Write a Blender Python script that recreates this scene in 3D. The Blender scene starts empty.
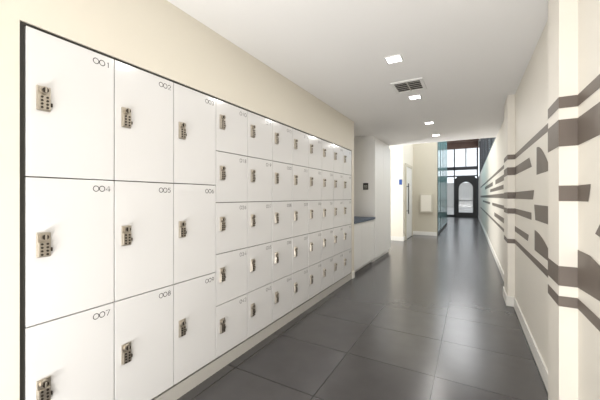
import bpy, bmesh, math, random
from mathutils import Vector, Matrix
random.seed(3)
S=bpy.context.scene
COL=S.collection
try:
    S.view_settings.view_transform='Standard'
    S.view_settings.look='None'
    S.view_settings.exposure=-0.05
except Exception: pass

def lin(c): 
    c=c/255.0
    return c/12.92 if c<=0.04045 else ((c+0.055)/1.055)**2.4
def rgb(r,g,b): return (lin(r),lin(g),lin(b),1)

def mat(name,col,rough=0.5,metal=0.0,emit=None,es=0,noise=0.0,nscale=8,bump=0.0,trans=0,alpha=1,spec=None):
    m=bpy.data.materials.new(name); m.use_nodes=True
    nt=m.node_tree; b=nt.nodes['Principled BSDF']
    b.inputs['Base Color'].default_value=col
    b.inputs['Roughness'].default_value=rough
    b.inputs['Metallic'].default_value=metal
    if spec is not None: b.inputs['Specular IOR Level'].default_value=spec
    if emit: 
        b.inputs['Emission Color'].default_value=emit; b.inputs['Emission Strength'].default_value=es
    if trans: b.inputs['Transmission Weight'].default_value=trans
    if alpha<1: b.inputs['Alpha'].default_value=alpha
    if noise or bump:
        tc=nt.nodes.new('ShaderNodeTexCoord'); n=nt.nodes.new('ShaderNodeTexNoise')
        n.inputs['Scale'].default_value=nscale; n.inputs['Detail'].default_value=4
        nt.links.new(tc.outputs['Object'],n.inputs['Vector'])
        if noise:
            mx=nt.nodes.new('ShaderNodeMix'); mx.data_type='RGBA'
            mx.inputs['A'].default_value=tuple(c*(1-noise) for c in col[:3])+(1,)
            mx.inputs['B'].default_value=tuple(min(1,c*(1+noise)) for c in col[:3])+(1,)
            nt.links.new(n.outputs['Fac'],mx.inputs['Factor'])
            nt.links.new(mx.outputs['Result'],b.inputs['Base Color'])
        if bump:
            bp=nt.nodes.new('ShaderNodeBump'); bp.inputs['Strength'].default_value=bump; bp.inputs['Distance'].default_value=0.002
            nt.links.new(n.outputs['Fac'],bp.inputs['Height']); nt.links.new(bp.outputs['Normal'],b.inputs['Normal'])
    return m

M={}
M['wall_l']=mat('cream_paint',rgb(226,220,206),0.6,noise=0.02,nscale=3,bump=0.05)
M['wall_r']=mat('warm_white_paint',rgb(232,227,217),0.5,noise=0.02,nscale=3,bump=0.05)
M['ceil']=mat('ceiling_paint',rgb(249,248,247),0.8,noise=0.01,nscale=2)
M['door']=mat('white_laminate',rgb(224,223,222),0.14,noise=0.01,nscale=5)
M['carc']=mat('locker_gap_grey',rgb(98,93,86),0.6,noise=0.03)
M['black']=mat('black_reveal',rgb(40,38,33),0.6,noise=0.05)
M['kick']=mat('locker_plinth',rgb(190,187,180),0.4,noise=0.02)
M['metal']=mat('brushed_nickel',rgb(192,184,172),0.34,0.9,noise=0.1,nscale=60)
M['metal_d']=mat('dark_nickel',rgb(74,68,62),0.35,0.8,noise=0.1,nscale=60)
M['num']=mat('number_ink',rgb(58,56,56),0.6,noise=0.02)
M['graph']=mat('taupe_graphic_vinyl',rgb(110,100,92),0.5,noise=0.03,nscale=6)
M['base']=mat('baseboard_paint',rgb(232,230,224),0.4,noise=0.01)
M['lens']=mat('downlight_lens',(1,1,1,1),0.4,emit=(1,0.98,0.95,1),es=14,noise=0.001)
M['white']=mat('white_enamel',rgb(240,240,238),0.35,noise=0.01)
M['ventdark']=mat('vent_shade_dark',rgb(40,35,33),0.7,noise=0.05)
M['counter']=mat('dark_blue_grey_quartz',rgb(60,76,98),0.4,noise=0.15,nscale=40)
M['cab']=mat('cabinet_white',rgb(234,233,230),0.3,noise=0.01)
M['sign']=mat('sign_black',rgb(30,28,26),0.4,noise=0.05)
M['blue']=mat('sign_blue',rgb(40,80,150),0.4,noise=0.05)
M['beige']=mat('beige_paint',rgb(200,193,176),0.6,noise=0.02)
M['teal']=mat('teal_glass_wall',rgb(130,180,182),0.12,noise=0.06,nscale=1.5)
M['steel']=mat('steel_frame',rgb(60,60,62),0.4,0.5,noise=0.05)
M['brick']=mat('muted_brown_timber',rgb(158,126,112),0.7,noise=0.2,nscale=3)
M['glass']=mat('pale_glass',rgb(185,195,200),0.05,noise=0.01,alpha=0.3)
M['ext']=mat('exterior_stucco',rgb(176,172,166),0.8,noise=0.1,nscale=1)
M['asph']=mat('exterior_pavement',rgb(155,152,148),0.9,noise=0.1,nscale=2)
M['atr']=mat('atrium_grey_blue',rgb(178,184,190),0.6,noise=0.05)

def tile_mat():
    m=bpy.data.materials.new('charcoal_porcelain_tile'); m.use_nodes=True
    nt=m.node_tree; b=nt.nodes['Principled BSDF']
    tc=nt.nodes.new('ShaderNodeTexCoord'); mp=nt.nodes.new('ShaderNodeMapping')
    mp.inputs['Location'].default_value=(0.215,0.12,0)
    br=nt.nodes.new('ShaderNodeTexBrick')
    br.offset=0.0; br.squash=1.0
    br.inputs['Scale'].default_value=1.0
    br.inputs['Brick Width'].default_value=0.64
    br.inputs['Row Height'].default_value=0.60
    br.inputs['Mortar Size'].default_value=0.0038
    br.inputs['Mortar Smooth'].default_value=0.1
    br.inputs['Color1'].default_value=rgb(79,77,78)
    br.inputs['Color2'].default_value=rgb(88,86,86)
    br.inputs['Mortar'].default_value=rgb(28,26,26)
    nt.links.new(tc.outputs['Object'],mp.inputs['Vector']); nt.links.new(mp.outputs['Vector'],br.inputs['Vector'])
    n=nt.nodes.new('ShaderNodeTexNoise'); n.inputs['Scale'].default_value=6; n.inputs['Detail'].default_value=6
    nt.links.new(tc.outputs['Object'],n.inputs['Vector'])
    mx=nt.nodes.new('ShaderNodeMix'); mx.data_type='RGBA'; mx.blend_type='MULTIPLY'; mx.inputs['Factor'].default_value=0.25
    nt.links.new(br.outputs['Color'],mx.inputs['A']); nt.links.new(n.outputs['Fac'],mx.inputs['B'])
    nt.links.new(mx.outputs['Result'],b.inputs['Base Color'])
    b.inputs['Roughness'].default_value=0.23
    b.inputs['Specular IOR Level'].default_value=0.5
    bp=nt.nodes.new('ShaderNodeBump'); bp.inputs['Strength'].default_value=0.3; bp.inputs['Distance'].default_value=0.002; bp.invert=True
    nt.links.new(br.outputs['Fac'],bp.inputs['Height']); nt.links.new(bp.outputs['Normal'],b.inputs['Normal'])
    return m
M['tile']=tile_mat()

def newobj(name,bm,ms,parent=None,smooth=False):
    me=bpy.data.meshes.new(name); bm.normal_update(); bm.to_mesh(me); bm.free()
    for k in (ms if isinstance(ms,(list,tuple)) else [ms]): me.materials.append(M[k])
    if smooth:
        for p in me.polygons: p.use_smooth=True
    o=bpy.data.objects.new(name,me); COL.objects.link(o)
    if parent: o.parent=parent
    return o
def bbox(bm,x0,x1,y0,y1,z0,z1,mi=0,bev=0):
    r=bmesh.ops.create_cube(bm,size=1.0)
    vs=r['verts']
    for v in vs:
        v.co=Vector(((x0+x1)/2+v.co.x*(x1-x0),(y0+y1)/2+v.co.y*(y1-y0),(z0+z1)/2+v.co.z*(z1-z0)))
    fs=set(f for v in vs for f in v.link_faces)
    for f in fs: f.material_index=mi
    if bev:
        es=list(set(e for v in vs for e in v.link_edges))
        r2=bmesh.ops.bevel(bm,geom=es,offset=bev,segments=2,affect='EDGES',profile=0.5)
        for f in r2['faces']: f.material_index=mi
def boxes(name,lst,ms,parent=None,bev=0):
    bm=bmesh.new()
    for b in lst:
        mi=b[6] if len(b)>6 else 0
        bbox(bm,*b[:6],mi=mi,bev=bev)
    return newobj(name,bm,ms,parent)
def empty(name):
    o=bpy.data.objects.new(name,None); o.empty_display_size=0.1; COL.objects.link(o); return o
def cyl(bm,c,axis,r,h,seg=20,mi=0):
    rot={'x':Matrix.Rotation(math.pi/2,4,'Y'),'y':Matrix.Rotation(math.pi/2,4,'X'),'z':Matrix.Identity(4)}[axis]
    rr=bmesh.ops.create_cone(bm,cap_ends=True,segments=seg,radius1=r,radius2=r,depth=h,matrix=Matrix.Translation(c)@rot)
    for f in set(f for v in rr['verts'] for f in v.link_faces): f.material_index=mi

CH=1.25; ZC=2.42; XL=-1.57; XR=0.446; XP=0.376
YL=0.51; LW=0.3503; YE=YL+11*LW; ZT=1.95; ZB=0.10
HI=4.9
# ---------- shell ----------
boxes('floor',[(-4.2,3.0,-4.5,21.8,-0.1,0)],'tile')
boxes('ceiling',[(-4.2,0.7,-4.5,7.0,ZC,ZC+0.25)],'ceil')
boxes('ceiling_atrium',[(-4.2,0.7,7.0,21.8,HI,HI+0.1)],'atr')
boxes('wall_left',[(-2.3,XL,-4.5,YL-0.018,0,ZC),(-2.3,XL,YL-0.018,YE+0.016,ZT+0.012,ZC),(-2.3,XL,YE+0.016,4.476,0,ZC)],'wall_l')
boxes('wall_right',[(XR,0.7,-4.5,14.0,0,ZC),(XR,0.7,7.0,21.4,ZC+1.9,HI),(XR,0.7,14.0,21.4,0,ZC)],'wall_r')
boxes('trim_1',[(XP,XR,1.889,2.12,0,ZC)],'wall_r')
boxes('trim_2',[(XP,XR,4.18,4.59,0,ZC)],'wall_r')
boxes('wall_alcove_back',[(-2.32,-2.2,4.476,7.0,0,ZC)],'wall_l')
boxes('wall_side_hall',[(-4.2,-4.0,4.4,9.0,0,HI)],'beige')
boxes('wall_back',[(-4.2,-1.45,-4.6,-4.5,0,ZC),(-1.45,0.35,-4.6,-4.5,2.25,ZC),(0.35,0.7,-4.6,-4.5,0,ZC)],'wall_l')
H=0.115
boxes('baseboard_right',[(XR-0.014,XR,-4.5,1.875,0,H),(XP-0.014,XR,1.875,1.889,0,H),(XP-0.014,XP,1.889,2.12,0,H),
  (XR-0.014,XR,2.12,4.166,0,H),(XP-0.014,XR,4.166,4.18,0,H),(XP-0.014,XP,4.18,4.59,0,H),(XR-0.014,XR,4.59,21.3,0,H)],'base',bev=0.003)
boxes('baseboard_left',[(XL,XL+0.014,-4.5,YL-0.022,0,0.1),(XL,XL+0.014,YE+0.016,4.476,0,0.1)],'base',bev=0.003)

# ---------- locker bank ----------
LB=empty('locker_bank')
boxes('carcass',[(-2.1,XL-0.02,YL,YE,ZB,ZT,0)],'carc',LB)
boxes('reveal_frame',[(-2.1,XL-0.008,YL-0.015,YL,0,ZT+0.010),(-2.1,XL-0.008,YL,YE,ZT,ZT+0.010),(-2.1,XL-0.008,YE,YE+0.015,0,ZT+0.010)],'black',LB)
boxes('plinth',[(-2.1,XL-0.004,YL,YE,0,ZB-0.012)],'kick',LB)
bm=bmesh.new(); locks=[]; nums=[]
g=0.0027
def doors(c0,c1,rows):
    h=(ZT-ZB)/rows
    for c in range(c0,c1):
        for r in range(rows):
            y0=YL+c*LW; z1=ZT-r*h
            bbox(bm,XL-0.019,XL,y0+g,y0+LW-g,z1-h+g,z1-g,bev=0.0012)
            lab=(c-c0)+1+(c1-c0)*r+(0 if c0==0 else 9)
            nums.append((y0+LW-0.016,z1-0.03,'%03d'%lab))
            locks.append((y0+0.058,z1-(0.285 if rows==3 else 0.155)))
doors(0,3,3); doors(3,11,5)
newobj('doors',bm,'door',LB)
def arc(cx,cy,rx,ry,a0,a1,k=16): 
    return [(cx+rx*math.cos(math.radians(a0+(a1-a0)*i/k)),cy+ry*math.sin(math.radians(a0+(a1-a0)*i/k))) for i in range(k+1)]
D={'0':[arc(.5,.5,.5,.5,0,360,24)],
 '1':[[(.35,.8),(.55,1),(.55,0)]],
 '2':[arc(.5,.7,.33,.3,170,-35)+[(.12,0),(.9,0)]],
 '3':[arc(.45,.75,.28,.25,150,-90)+arc(.45,.25,.33,.25,90,-150)],
 '4':[[(.7,0),(.7,1),(.1,.3),(.95,.3)]],
 '5':[[(.8,1),(.3,1),(.22,.55)]+arc(.45,.32,.33,.32,110,-150)],
 '6':[[(.6,1),(.2,.45)],arc(.48,.31,.33,.31,0,360,20)],
 '7':[[(.1,1),(.85,1),(.35,0)]],
 '8':[arc(.5,.76,.25,.24,0,360,18),arc(.5,.27,.33,.27,0,360,18)],
 '9':[[(.4,0),(.8,.55)],arc(.5,.69,.33,.31,0,360,20)]}
bm=bmesh.new()
hh=0.026; wv=0.0018
for (yr,zt,s) in nums:
    for i,ch in enumerate(s):
        oy=yr-(3-i)*0.0275
        for pl in D[ch]:
            P=[Vector((oy+p[0]*hh*0.95,zt-hh+p[1]*hh)) for p in pl]
            L=[];R=[]
            for k in range(len(P)):
                a=P[max(0,k-1)]; b=P[min(len(P)-1,k+1)]
                d=(b-a); d.normalize(); nn=Vector((-d.y,d.x))*wv
                L.append(bm.verts.new((XL+0.0006,(P[k]+nn).x,(P[k]+nn).y))); R.append(bm.verts.new((XL+0.0006,(P[k]-nn).x,(P[k]-nn).y)))
            for k in range(len(P)-1):
                bm.faces.new((L[k],L[k+1],R[k+1],R[k]))
newobj('number_labels',bm,'num',LB)
def lockmesh():
    bm=bmesh.new()
    w=0.025;h=0.052
    bbox(bm,0,0.008,-w,w,-h,h,0,bev=0.0035)
    bbox(bm,0.008,0.016,-w*0.86,w*0.86,-h*0.93,h*0.25,0,bev=0.003)
    cyl(bm,Vector((0.014,0,0.033)),'x',0.016,0.014,24,0)
    cyl(bm,Vector((0.023,0,0.033)),'x',0.011,0.008,24,1)
    bbox(bm,0.026,0.032,-0.003,0.003,0.022,0.044,0,bev=0.001)
    for r in range(4):
        for c in (-1,1):
            cyl(bm,Vector((0.017,c*0.0095,0.004-r*0.0145)),'x',0.0046,0.005,12,1)
    bbox(bm,0.002,0.012,w-0.002,w+0.005,-0.03,-0.014,1,bev=0.002)
    me=bpy.data.meshes.new('keypad_lock'); bm.normal_update(); bm.to_mesh(me); bm.free()
    me.materials.append(M['metal']); me.materials.append(M['metal_d'])
    return me
lm=lockmesh()
for i,(y,z) in enumerate(locks):
    o=bpy.data.objects.new('keypad_lock_%d'%(i+1),lm); COL.objects.link(o); o.location=(XL,y,z); o.parent=LB

# ---------- counter alcove + tall cabinet ----------
B=empty('base_cabinet')
boxes('body',[(-2.195,XL-0.03,4.48,5.655,0.08,0.83),(-2.195,XL-0.09,4.48,5.655,0,0.08)],'cab',B)
boxes('door_fronts',[(XL-0.03,XL-0.01,4.482+i*0.391,4.482+(i+1)*0.391-0.005,0.085,0.825) for i in range(3)],'cab',B,bev=0.002)
boxes('countertop',[(-2.195,XL+0.01,4.48,5.655,0.83,0.87)],'counter',B,bev=0.003)
T=empty('tall_cabinet')
boxes('body',[(-2.195,XL-0.02,5.662,6.96,0.08,ZC-0.08),(-2.195,XL-0.05,5.662,6.96,0,0.08)],'cab',T)
boxes('door_fronts',[(XL-0.02,XL,5.665,6.31,0.085,ZC-0.085),(XL-0.02,XL,6.315,6.958,0.085,ZC-0.085)],'cab',T,bev=0.002)
boxes('top_filler',[(-2.195,XL-0.03,5.662,6.96,ZC-0.08,ZC-0.001)],'cab',T)
W=empty('wall_sign')
boxes('plate',[(-1.80,-1.70,5.650,5.661,1.39,1.52)],'sign',W,bev=0.002)
boxes('lettering',[(-1.785,-1.715,5.648,5.651,1.47-i*0.025,1.478-i*0.025) for i in range(3)],'kick',W)

# ---------- downlights ----------
def area(name,loc,sx,sy,e,col=(1,0.975,0.94),rot=(0,0,0),parent=None,spread=None):
    l=bpy.data.lights.new(name,'AREA'); l.shape='RECTANGLE'; l.size=sx; l.size_y=sy; l.energy=e; l.color=col
    if spread: l.spread=spread
    o=bpy.data.objects.new(name,l); COL.objects.link(o); o.location=loc; o.rotation_euler=rot
    if parent: o.parent=parent
    return o
for y in (-2.4,-1.1,0.2,1.5,2.605,3.716,5.12,6.2):
    e=empty('recessed_downlight'); x=-0.56
    t=0.055;q=0.068
    boxes('trim_ring',[(x-q,x+q,y-q,y-t,ZC-0.006,ZC),(x-q,x+q,y+t,y+q,ZC-0.006,ZC),(x-q,x-t,y-t,y+t,ZC-0.006,ZC),(x+t,x+q,y-t,y+t,ZC-0.006,ZC)],'white',e)
    boxes('lens',[(x-t,x+t,y-t,y+t,ZC-0.003,ZC)],'lens',e)
    area('lamp',(x,y,ZC-0.008),0.1,0.1,(2.5 if y<1 else 4.5) if y<4 else 8,parent=e)
V=empty('ceiling_air_vent')
vx,vy=-0.56,3.31; a=0.155;b=0.17
boxes('frame',[(vx-a,vx+a,vy-b,vy-b+0.03,ZC-0.012,ZC),(vx-a,vx+a,vy+b-0.03,vy+b,ZC-0.012,ZC),(vx-a,vx-a+0.03,vy-b+0.03,vy+b-0.03,ZC-0.012,ZC),(vx+a-0.03,vx+a,vy-b+0.03,vy+b-0.03,ZC-0.012,ZC)],'white',V)
boxes('vent_shade_plate',[(vx-a+0.03,vx+a-0.03,vy-b+0.03,vy+b-0.03,ZC-0.003,ZC-0.001)],'ventdark',V)  # flat dark plate, stands in for the shade behind the louvers
boxes('louvers',[(vx-a+0.03,vx+a-0.03,vy-b+0.064+i*0.0545,vy-b+0.072+i*0.0545,ZC-0.010,ZC-0.007) for i in range(5)]+[(vx-0.006,vx+0.006,vy-b+0.03,vy+b-0.03,ZC-0.011,ZC-0.004)],'kick',V)

# ---------- wall graphic ----------
bm=bmesh.new()
def poly(pts): 
    bm.faces.new([bm.verts.new(p) for p in pts])
e_=0.0015
def pw(ps,X=XR): poly([(X-e_,y,CH+z) for y,z in ps])
def band(z0,z1,ya,yb,X=XR,sl=0): pw([(ya,z0),(yb+sl,z0),(yb,z1),(ya-sl,z1)],X)
def near(z0,z1,Y,x0=XP,x1=XR): poly([(x0-e_,Y-e_,CH+z0),(x1,Y-e_,CH+z0),(x1,Y-e_,CH+z1),(x0-e_,Y-e_,CH+z1)])
A=(.430,.485);Bb=(.245,.375);C=(-.02,.055);Dd=(-.43,-.335);E=(-.53,-.480)
for (z0,z1) in (A,Bb,E): band(z0,z1,-1.0,1.889)
band(C[0],C[1],1.74,1.889,sl=0.03)
pw([(1.4,-.19),(1.66,-.15),(1.60,-.10),(1.4,-.06)])
pw([(1.45,-.30),(1.72,-.25),(1.889,-.25),(1.889,-.43),(1.6,-.41)])
pw([(0.9,.02),(1.35,.10),(1.35,-.10),(0.9,-.14)])
pw([(0.1,-.38),(0.9,-.28),(0.8,-.20),(0.1,-.22)])
for z in (A,Bb,C,Dd,E):
    near(z[0],z[1],1.889); 
for z in (A,Bb,Dd,E): band(z[0],z[1],1.889,2.12,XP)
pw([(2.12,A[0]),(4.18,A[0]),(4.18,A[1]),(2.12,A[1])])
pw([(3.10,.25),(4.18,.25),(4.18,.34),(3.22,.34)])
pw([(2.45+0.45*t/12,.19+.19*math.sin(math.pi*t/24)) for t in range(13)]+[(2.90,.17),(2.45,.17)])
band(C[0],C[1],3.05,4.18,sl=0.05)
pw([(2.2,-.18),(2.95,-.18),(3.0,-.06),(2.2,-.06)])
pw([(2.3,-.42),(2.98,-.42)]+[(2.98-0.68*t/10,-.26+(-.14)*(1-math.cos(math.pi*t/20))) for t in range(10)])
band(-.19,-.13,3.12,4.18)
band(E[0],E[1],2.12,4.18)
band(-.39,-.33,3.3,4.18,sl=.05)
for z in (A,(.25,.34),C,(-.19,-.13),E):
    near(z[0],z[1],4.18); band(z[0],z[1],4.18,4.59,XP)
for z in (A,C,E): band(z[0],z[1],4.59,17,XR)
band(.25,.34,4.59,7.2); band(.25,.34,8,12); band(-.19,-.13,4.59,8.2); band(-.19,-.13,9,14)
band(-.40,-.32,5.0,7.5); band(.12,.19,5.5,9)
newobj('wall_graphic_stripes',bm,'graph')

# ---------- far area ----------
boxes('wall_hall_end',[(-4.0,-1.65,8.84,9.0,0,HI)],'wall_l')
boxes('wall_hall_side',[(-1.8,-1.65,9.0,10.54,0,HI)],'wall_l')
boxes('wall_hall_return',[(-1.8,-0.92,10.54,10.7,0,HI)],'beige')
boxes('baseboard_hall',[(-4.0,-1.65,8.825,8.84,0,0.12),(-1.65,-1.635,8.825,9.06,0,0.12),(-1.65,-1.635,10.24,10.525,0,0.12),(-1.65,-0.92,10.525,10.54,0,0.12)],'base')
Dr=empty('door_1')
boxes('leaf',[(-1.649,-1.625,9.15,10.15,0.01,2.15)],'cab',Dr,bev=0.002)
boxes('casing',[(-1.649,-1.61,9.07,9.15,0,2.23),(-1.649,-1.61,10.15,10.23,0,2.23),(-1.649,-1.61,9.15,10.15,2.15,2.23)],'beige',Dr)
bm=bmesh.new(); cyl(bm,Vector((-1.57,9.25,1.2)),'z',0.015,0.9,12); bbox(bm,-1.63,-1.565,9.24,9.26,0.83,0.85); bbox(bm,-1.63,-1.565,9.24,9.26,1.55,1.57)
newobj('pull_handle',bm,'steel',Dr)
R=empty('restroom_sign'); boxes('plate',[(-1.76,-1.68,8.825,8.839,1.60,1.75)],'blue',R,bev=0.002)
F=empty('drinking_fountain_panel')
boxes('body',[(-1.42,-1.04,10.40,10.539,0.75,1.35)],'beige',F,bev=0.006); boxes('front_panel',[(-1.38,-1.08,10.39,10.40,0.79,1.31)],'wall_l',F,bev=0.003)
G=empty('glass_partition')
boxes('panels',[(-0.95,-0.92,10.75+i*1.13,10.75+(i+1)*1.13-0.02,0.08,4.0) for i in range(4)],'teal',G)
boxes('rails',[(-0.96,-0.91,10.71,15.28,0,0.08),(-0.96,-0.91,10.71,15.28,4.0,4.08)]+[(-0.96,-0.91,10.72+i*1.13,10.75+i*1.13,0.08,4.0) for i in range(5)],'steel',G)
boxes('wall_atrium_left',[(-1.75,-1.6,15.4,21.4,0,HI),(-1.75,-0.96,15.3,15.4,0,HI),(-0.96,-0.9,10.7,15.3,4.1,HI)],'atr')
FY=21.4
Fc=empty('window_1')
boxes('frame',[(-1.6,XR,FY,FY+0.12,2.95,3.15),(-1.6,XR,FY,FY+0.12,2.52,2.60),(-1.6,-1.5,FY,FY+0.12,0,4.3),(0.36,XR,FY,FY+0.12,0,4.3),(-0.89,-0.83,FY,FY+0.12,0,4.3),
   (-0.25,-0.20,FY,FY+0.1,3.15,4.3),(-1.6,-0.83,FY,FY+0.12,0,0.12)],'steel',Fc)
boxes('glazing',[(-1.6,XR,FY+0.05,FY+0.06,3.15,4.3),(-1.6,XR,FY+0.05,FY+0.06,2.60,2.95),(-1.5,-0.89,FY+0.05,FY+0.06,0.12,2.52)],'glass',Fc)
boxes('wall_front',[(-1.75,0.7,FY,FY+0.2,4.3,HI)],'brick')
boxes('ceiling_beams',[(-4.0,XR,y,y+0.22,HI-0.35,HI) for y in (8.2,10.9,13.5,16,18.3,20.3)],'brick')
bm=bmesh.new()
x0,x1=-0.83,0.36
def archdoor(bm,xa,xb,za,zb,ia,ib,iz0,izs,Y0,Y1,seg=16):
    r=(ib-ia)/2; cx=(ia+ib)/2
    inner=[(ia,iz0)]+[(cx-r*math.cos(math.pi*k/seg),izs+r*math.sin(math.pi*k/seg)) for k in range(seg+1)]+[(ib,iz0)]
    outer=[]
    for (px,pz) in inner:
        if pz<=izs+1e-6:
            outer.append((xa if px<cx else xb, za if abs(pz-iz0)<1e-6 else pz))
        else:
            dx=px-cx; dz=pz-izs; t=1e9
            if abs(dx)>1e-6: t=min(t,((xb-cx) if dx>0 else (xa-cx))/dx)
            if dz>1e-6: t=min(t,(zb-izs)/dz)
            outer.append((cx+dx*t,izs+dz*t))
    N=len(inner)
    for Y in (Y0,Y1):
        I=[bm.verts.new((p[0],Y,p[1])) for p in inner]; O=[bm.verts.new((p[0],Y,p[1])) for p in outer]
        for k in range(N-1): bm.faces.new((I[k],I[k+1],O[k+1],O[k]))
        bm.faces.new((I[0],O[0],O[-1],I[-1]))
    I0=[bm.verts.new((p[0],Y0,p[1])) for p in inner]; I1=[bm.verts.new((p[0],Y1,p[1])) for p in inner]
    for k in range(N): bm.faces.new((I0[k],I0[(k+1)%N],I1[(k+1)%N],I1[k]))
archdoor(bm,x0,x1,0.0,2.52,-0.62,0.16,0.28,1.80,FY,FY+0.1)
DD=empty('door_2')
newobj('arched_leaf',bm,'sign',DD)
boxes('glass',[(-0.62,0.16,FY+0.045,FY+0.055,0.28,2.18)],'glass',DD)
boxes('push_bar',[(-0.7,0.2,FY-0.06,FY-0.03,1.0,1.04),(-0.68,-0.65,FY-0.06,FY,1.0,1.04),(0.17,0.2,FY-0.06,FY,1.0,1.04)],'steel',DD)
K=empty('window_2')
boxes('glazing',[(XR+0.05,XR+0.06,7.0,21.38,ZC+0.05,ZC+1.9)],'glass',K)
boxes('mullions',[(XR,XR+0.12,7.0+i*2.05,7.06+i*2.05,ZC,ZC+1.9) for i in range(7)]+[(XR,XR+0.12,7.0,21.38,ZC,ZC+0.05)],'steel',K)
boxes('exterior_ground',[(-30,30,21.81,60,-0.12,-0.02)],'asph')
boxes('exterior_building',[(-12,12,42,43,-0.02,3.0)],'ext')
w=bpy.data.worlds.new('World'); S.world=w; w.use_nodes=True
bg=w.node_tree.nodes['Background']; bg.inputs[0].default_value=(0.90,0.95,1.0,1); bg.inputs[1].default_value=2.4
area('rear_fill',(-0.55,-4.45,0.7),1.7,1.2,35,(1,0.99,0.98),(math.radians(112),0,0))  # added fill behind the camera, aimed forward and up
area('ceiling_fill',(-0.55,-0.7,0.15),1.5,0.35,58,(1,0.99,0.975),(math.radians(142),0,0))  # invented low light, out of view, added to brighten the ceiling
area('side_hall_fill',(-3.6,7.7,0.7),1.2,1.4,115,(1,0.99,0.975),(0,math.radians(-115),math.radians(-25)))  # unseen fill added in the side hall to lift the far corridor
area('atrium_fill_1',(-0.4,13,HI-0.4),1.2,10,210,(0.98,0.99,1))  # added overhead fill for the atrium, no roof opening modelled
area('atrium_fill_2',(-2.6,7.9,HI-0.4),1.5,1.2,45,(1,0.98,0.95))  # extra fill added above the side hall opening
c=bpy.data.cameras.new('camera'); co=bpy.data.objects.new('camera',c); COL.objects.link(co)
c.sensor_width=36; c.lens=18; c.shift_y=-0.005; c.clip_start=0.02
co.location=(0,0,CH); co.rotation_euler=(math.radians(90),0,math.atan(170/300))
S.camera=co
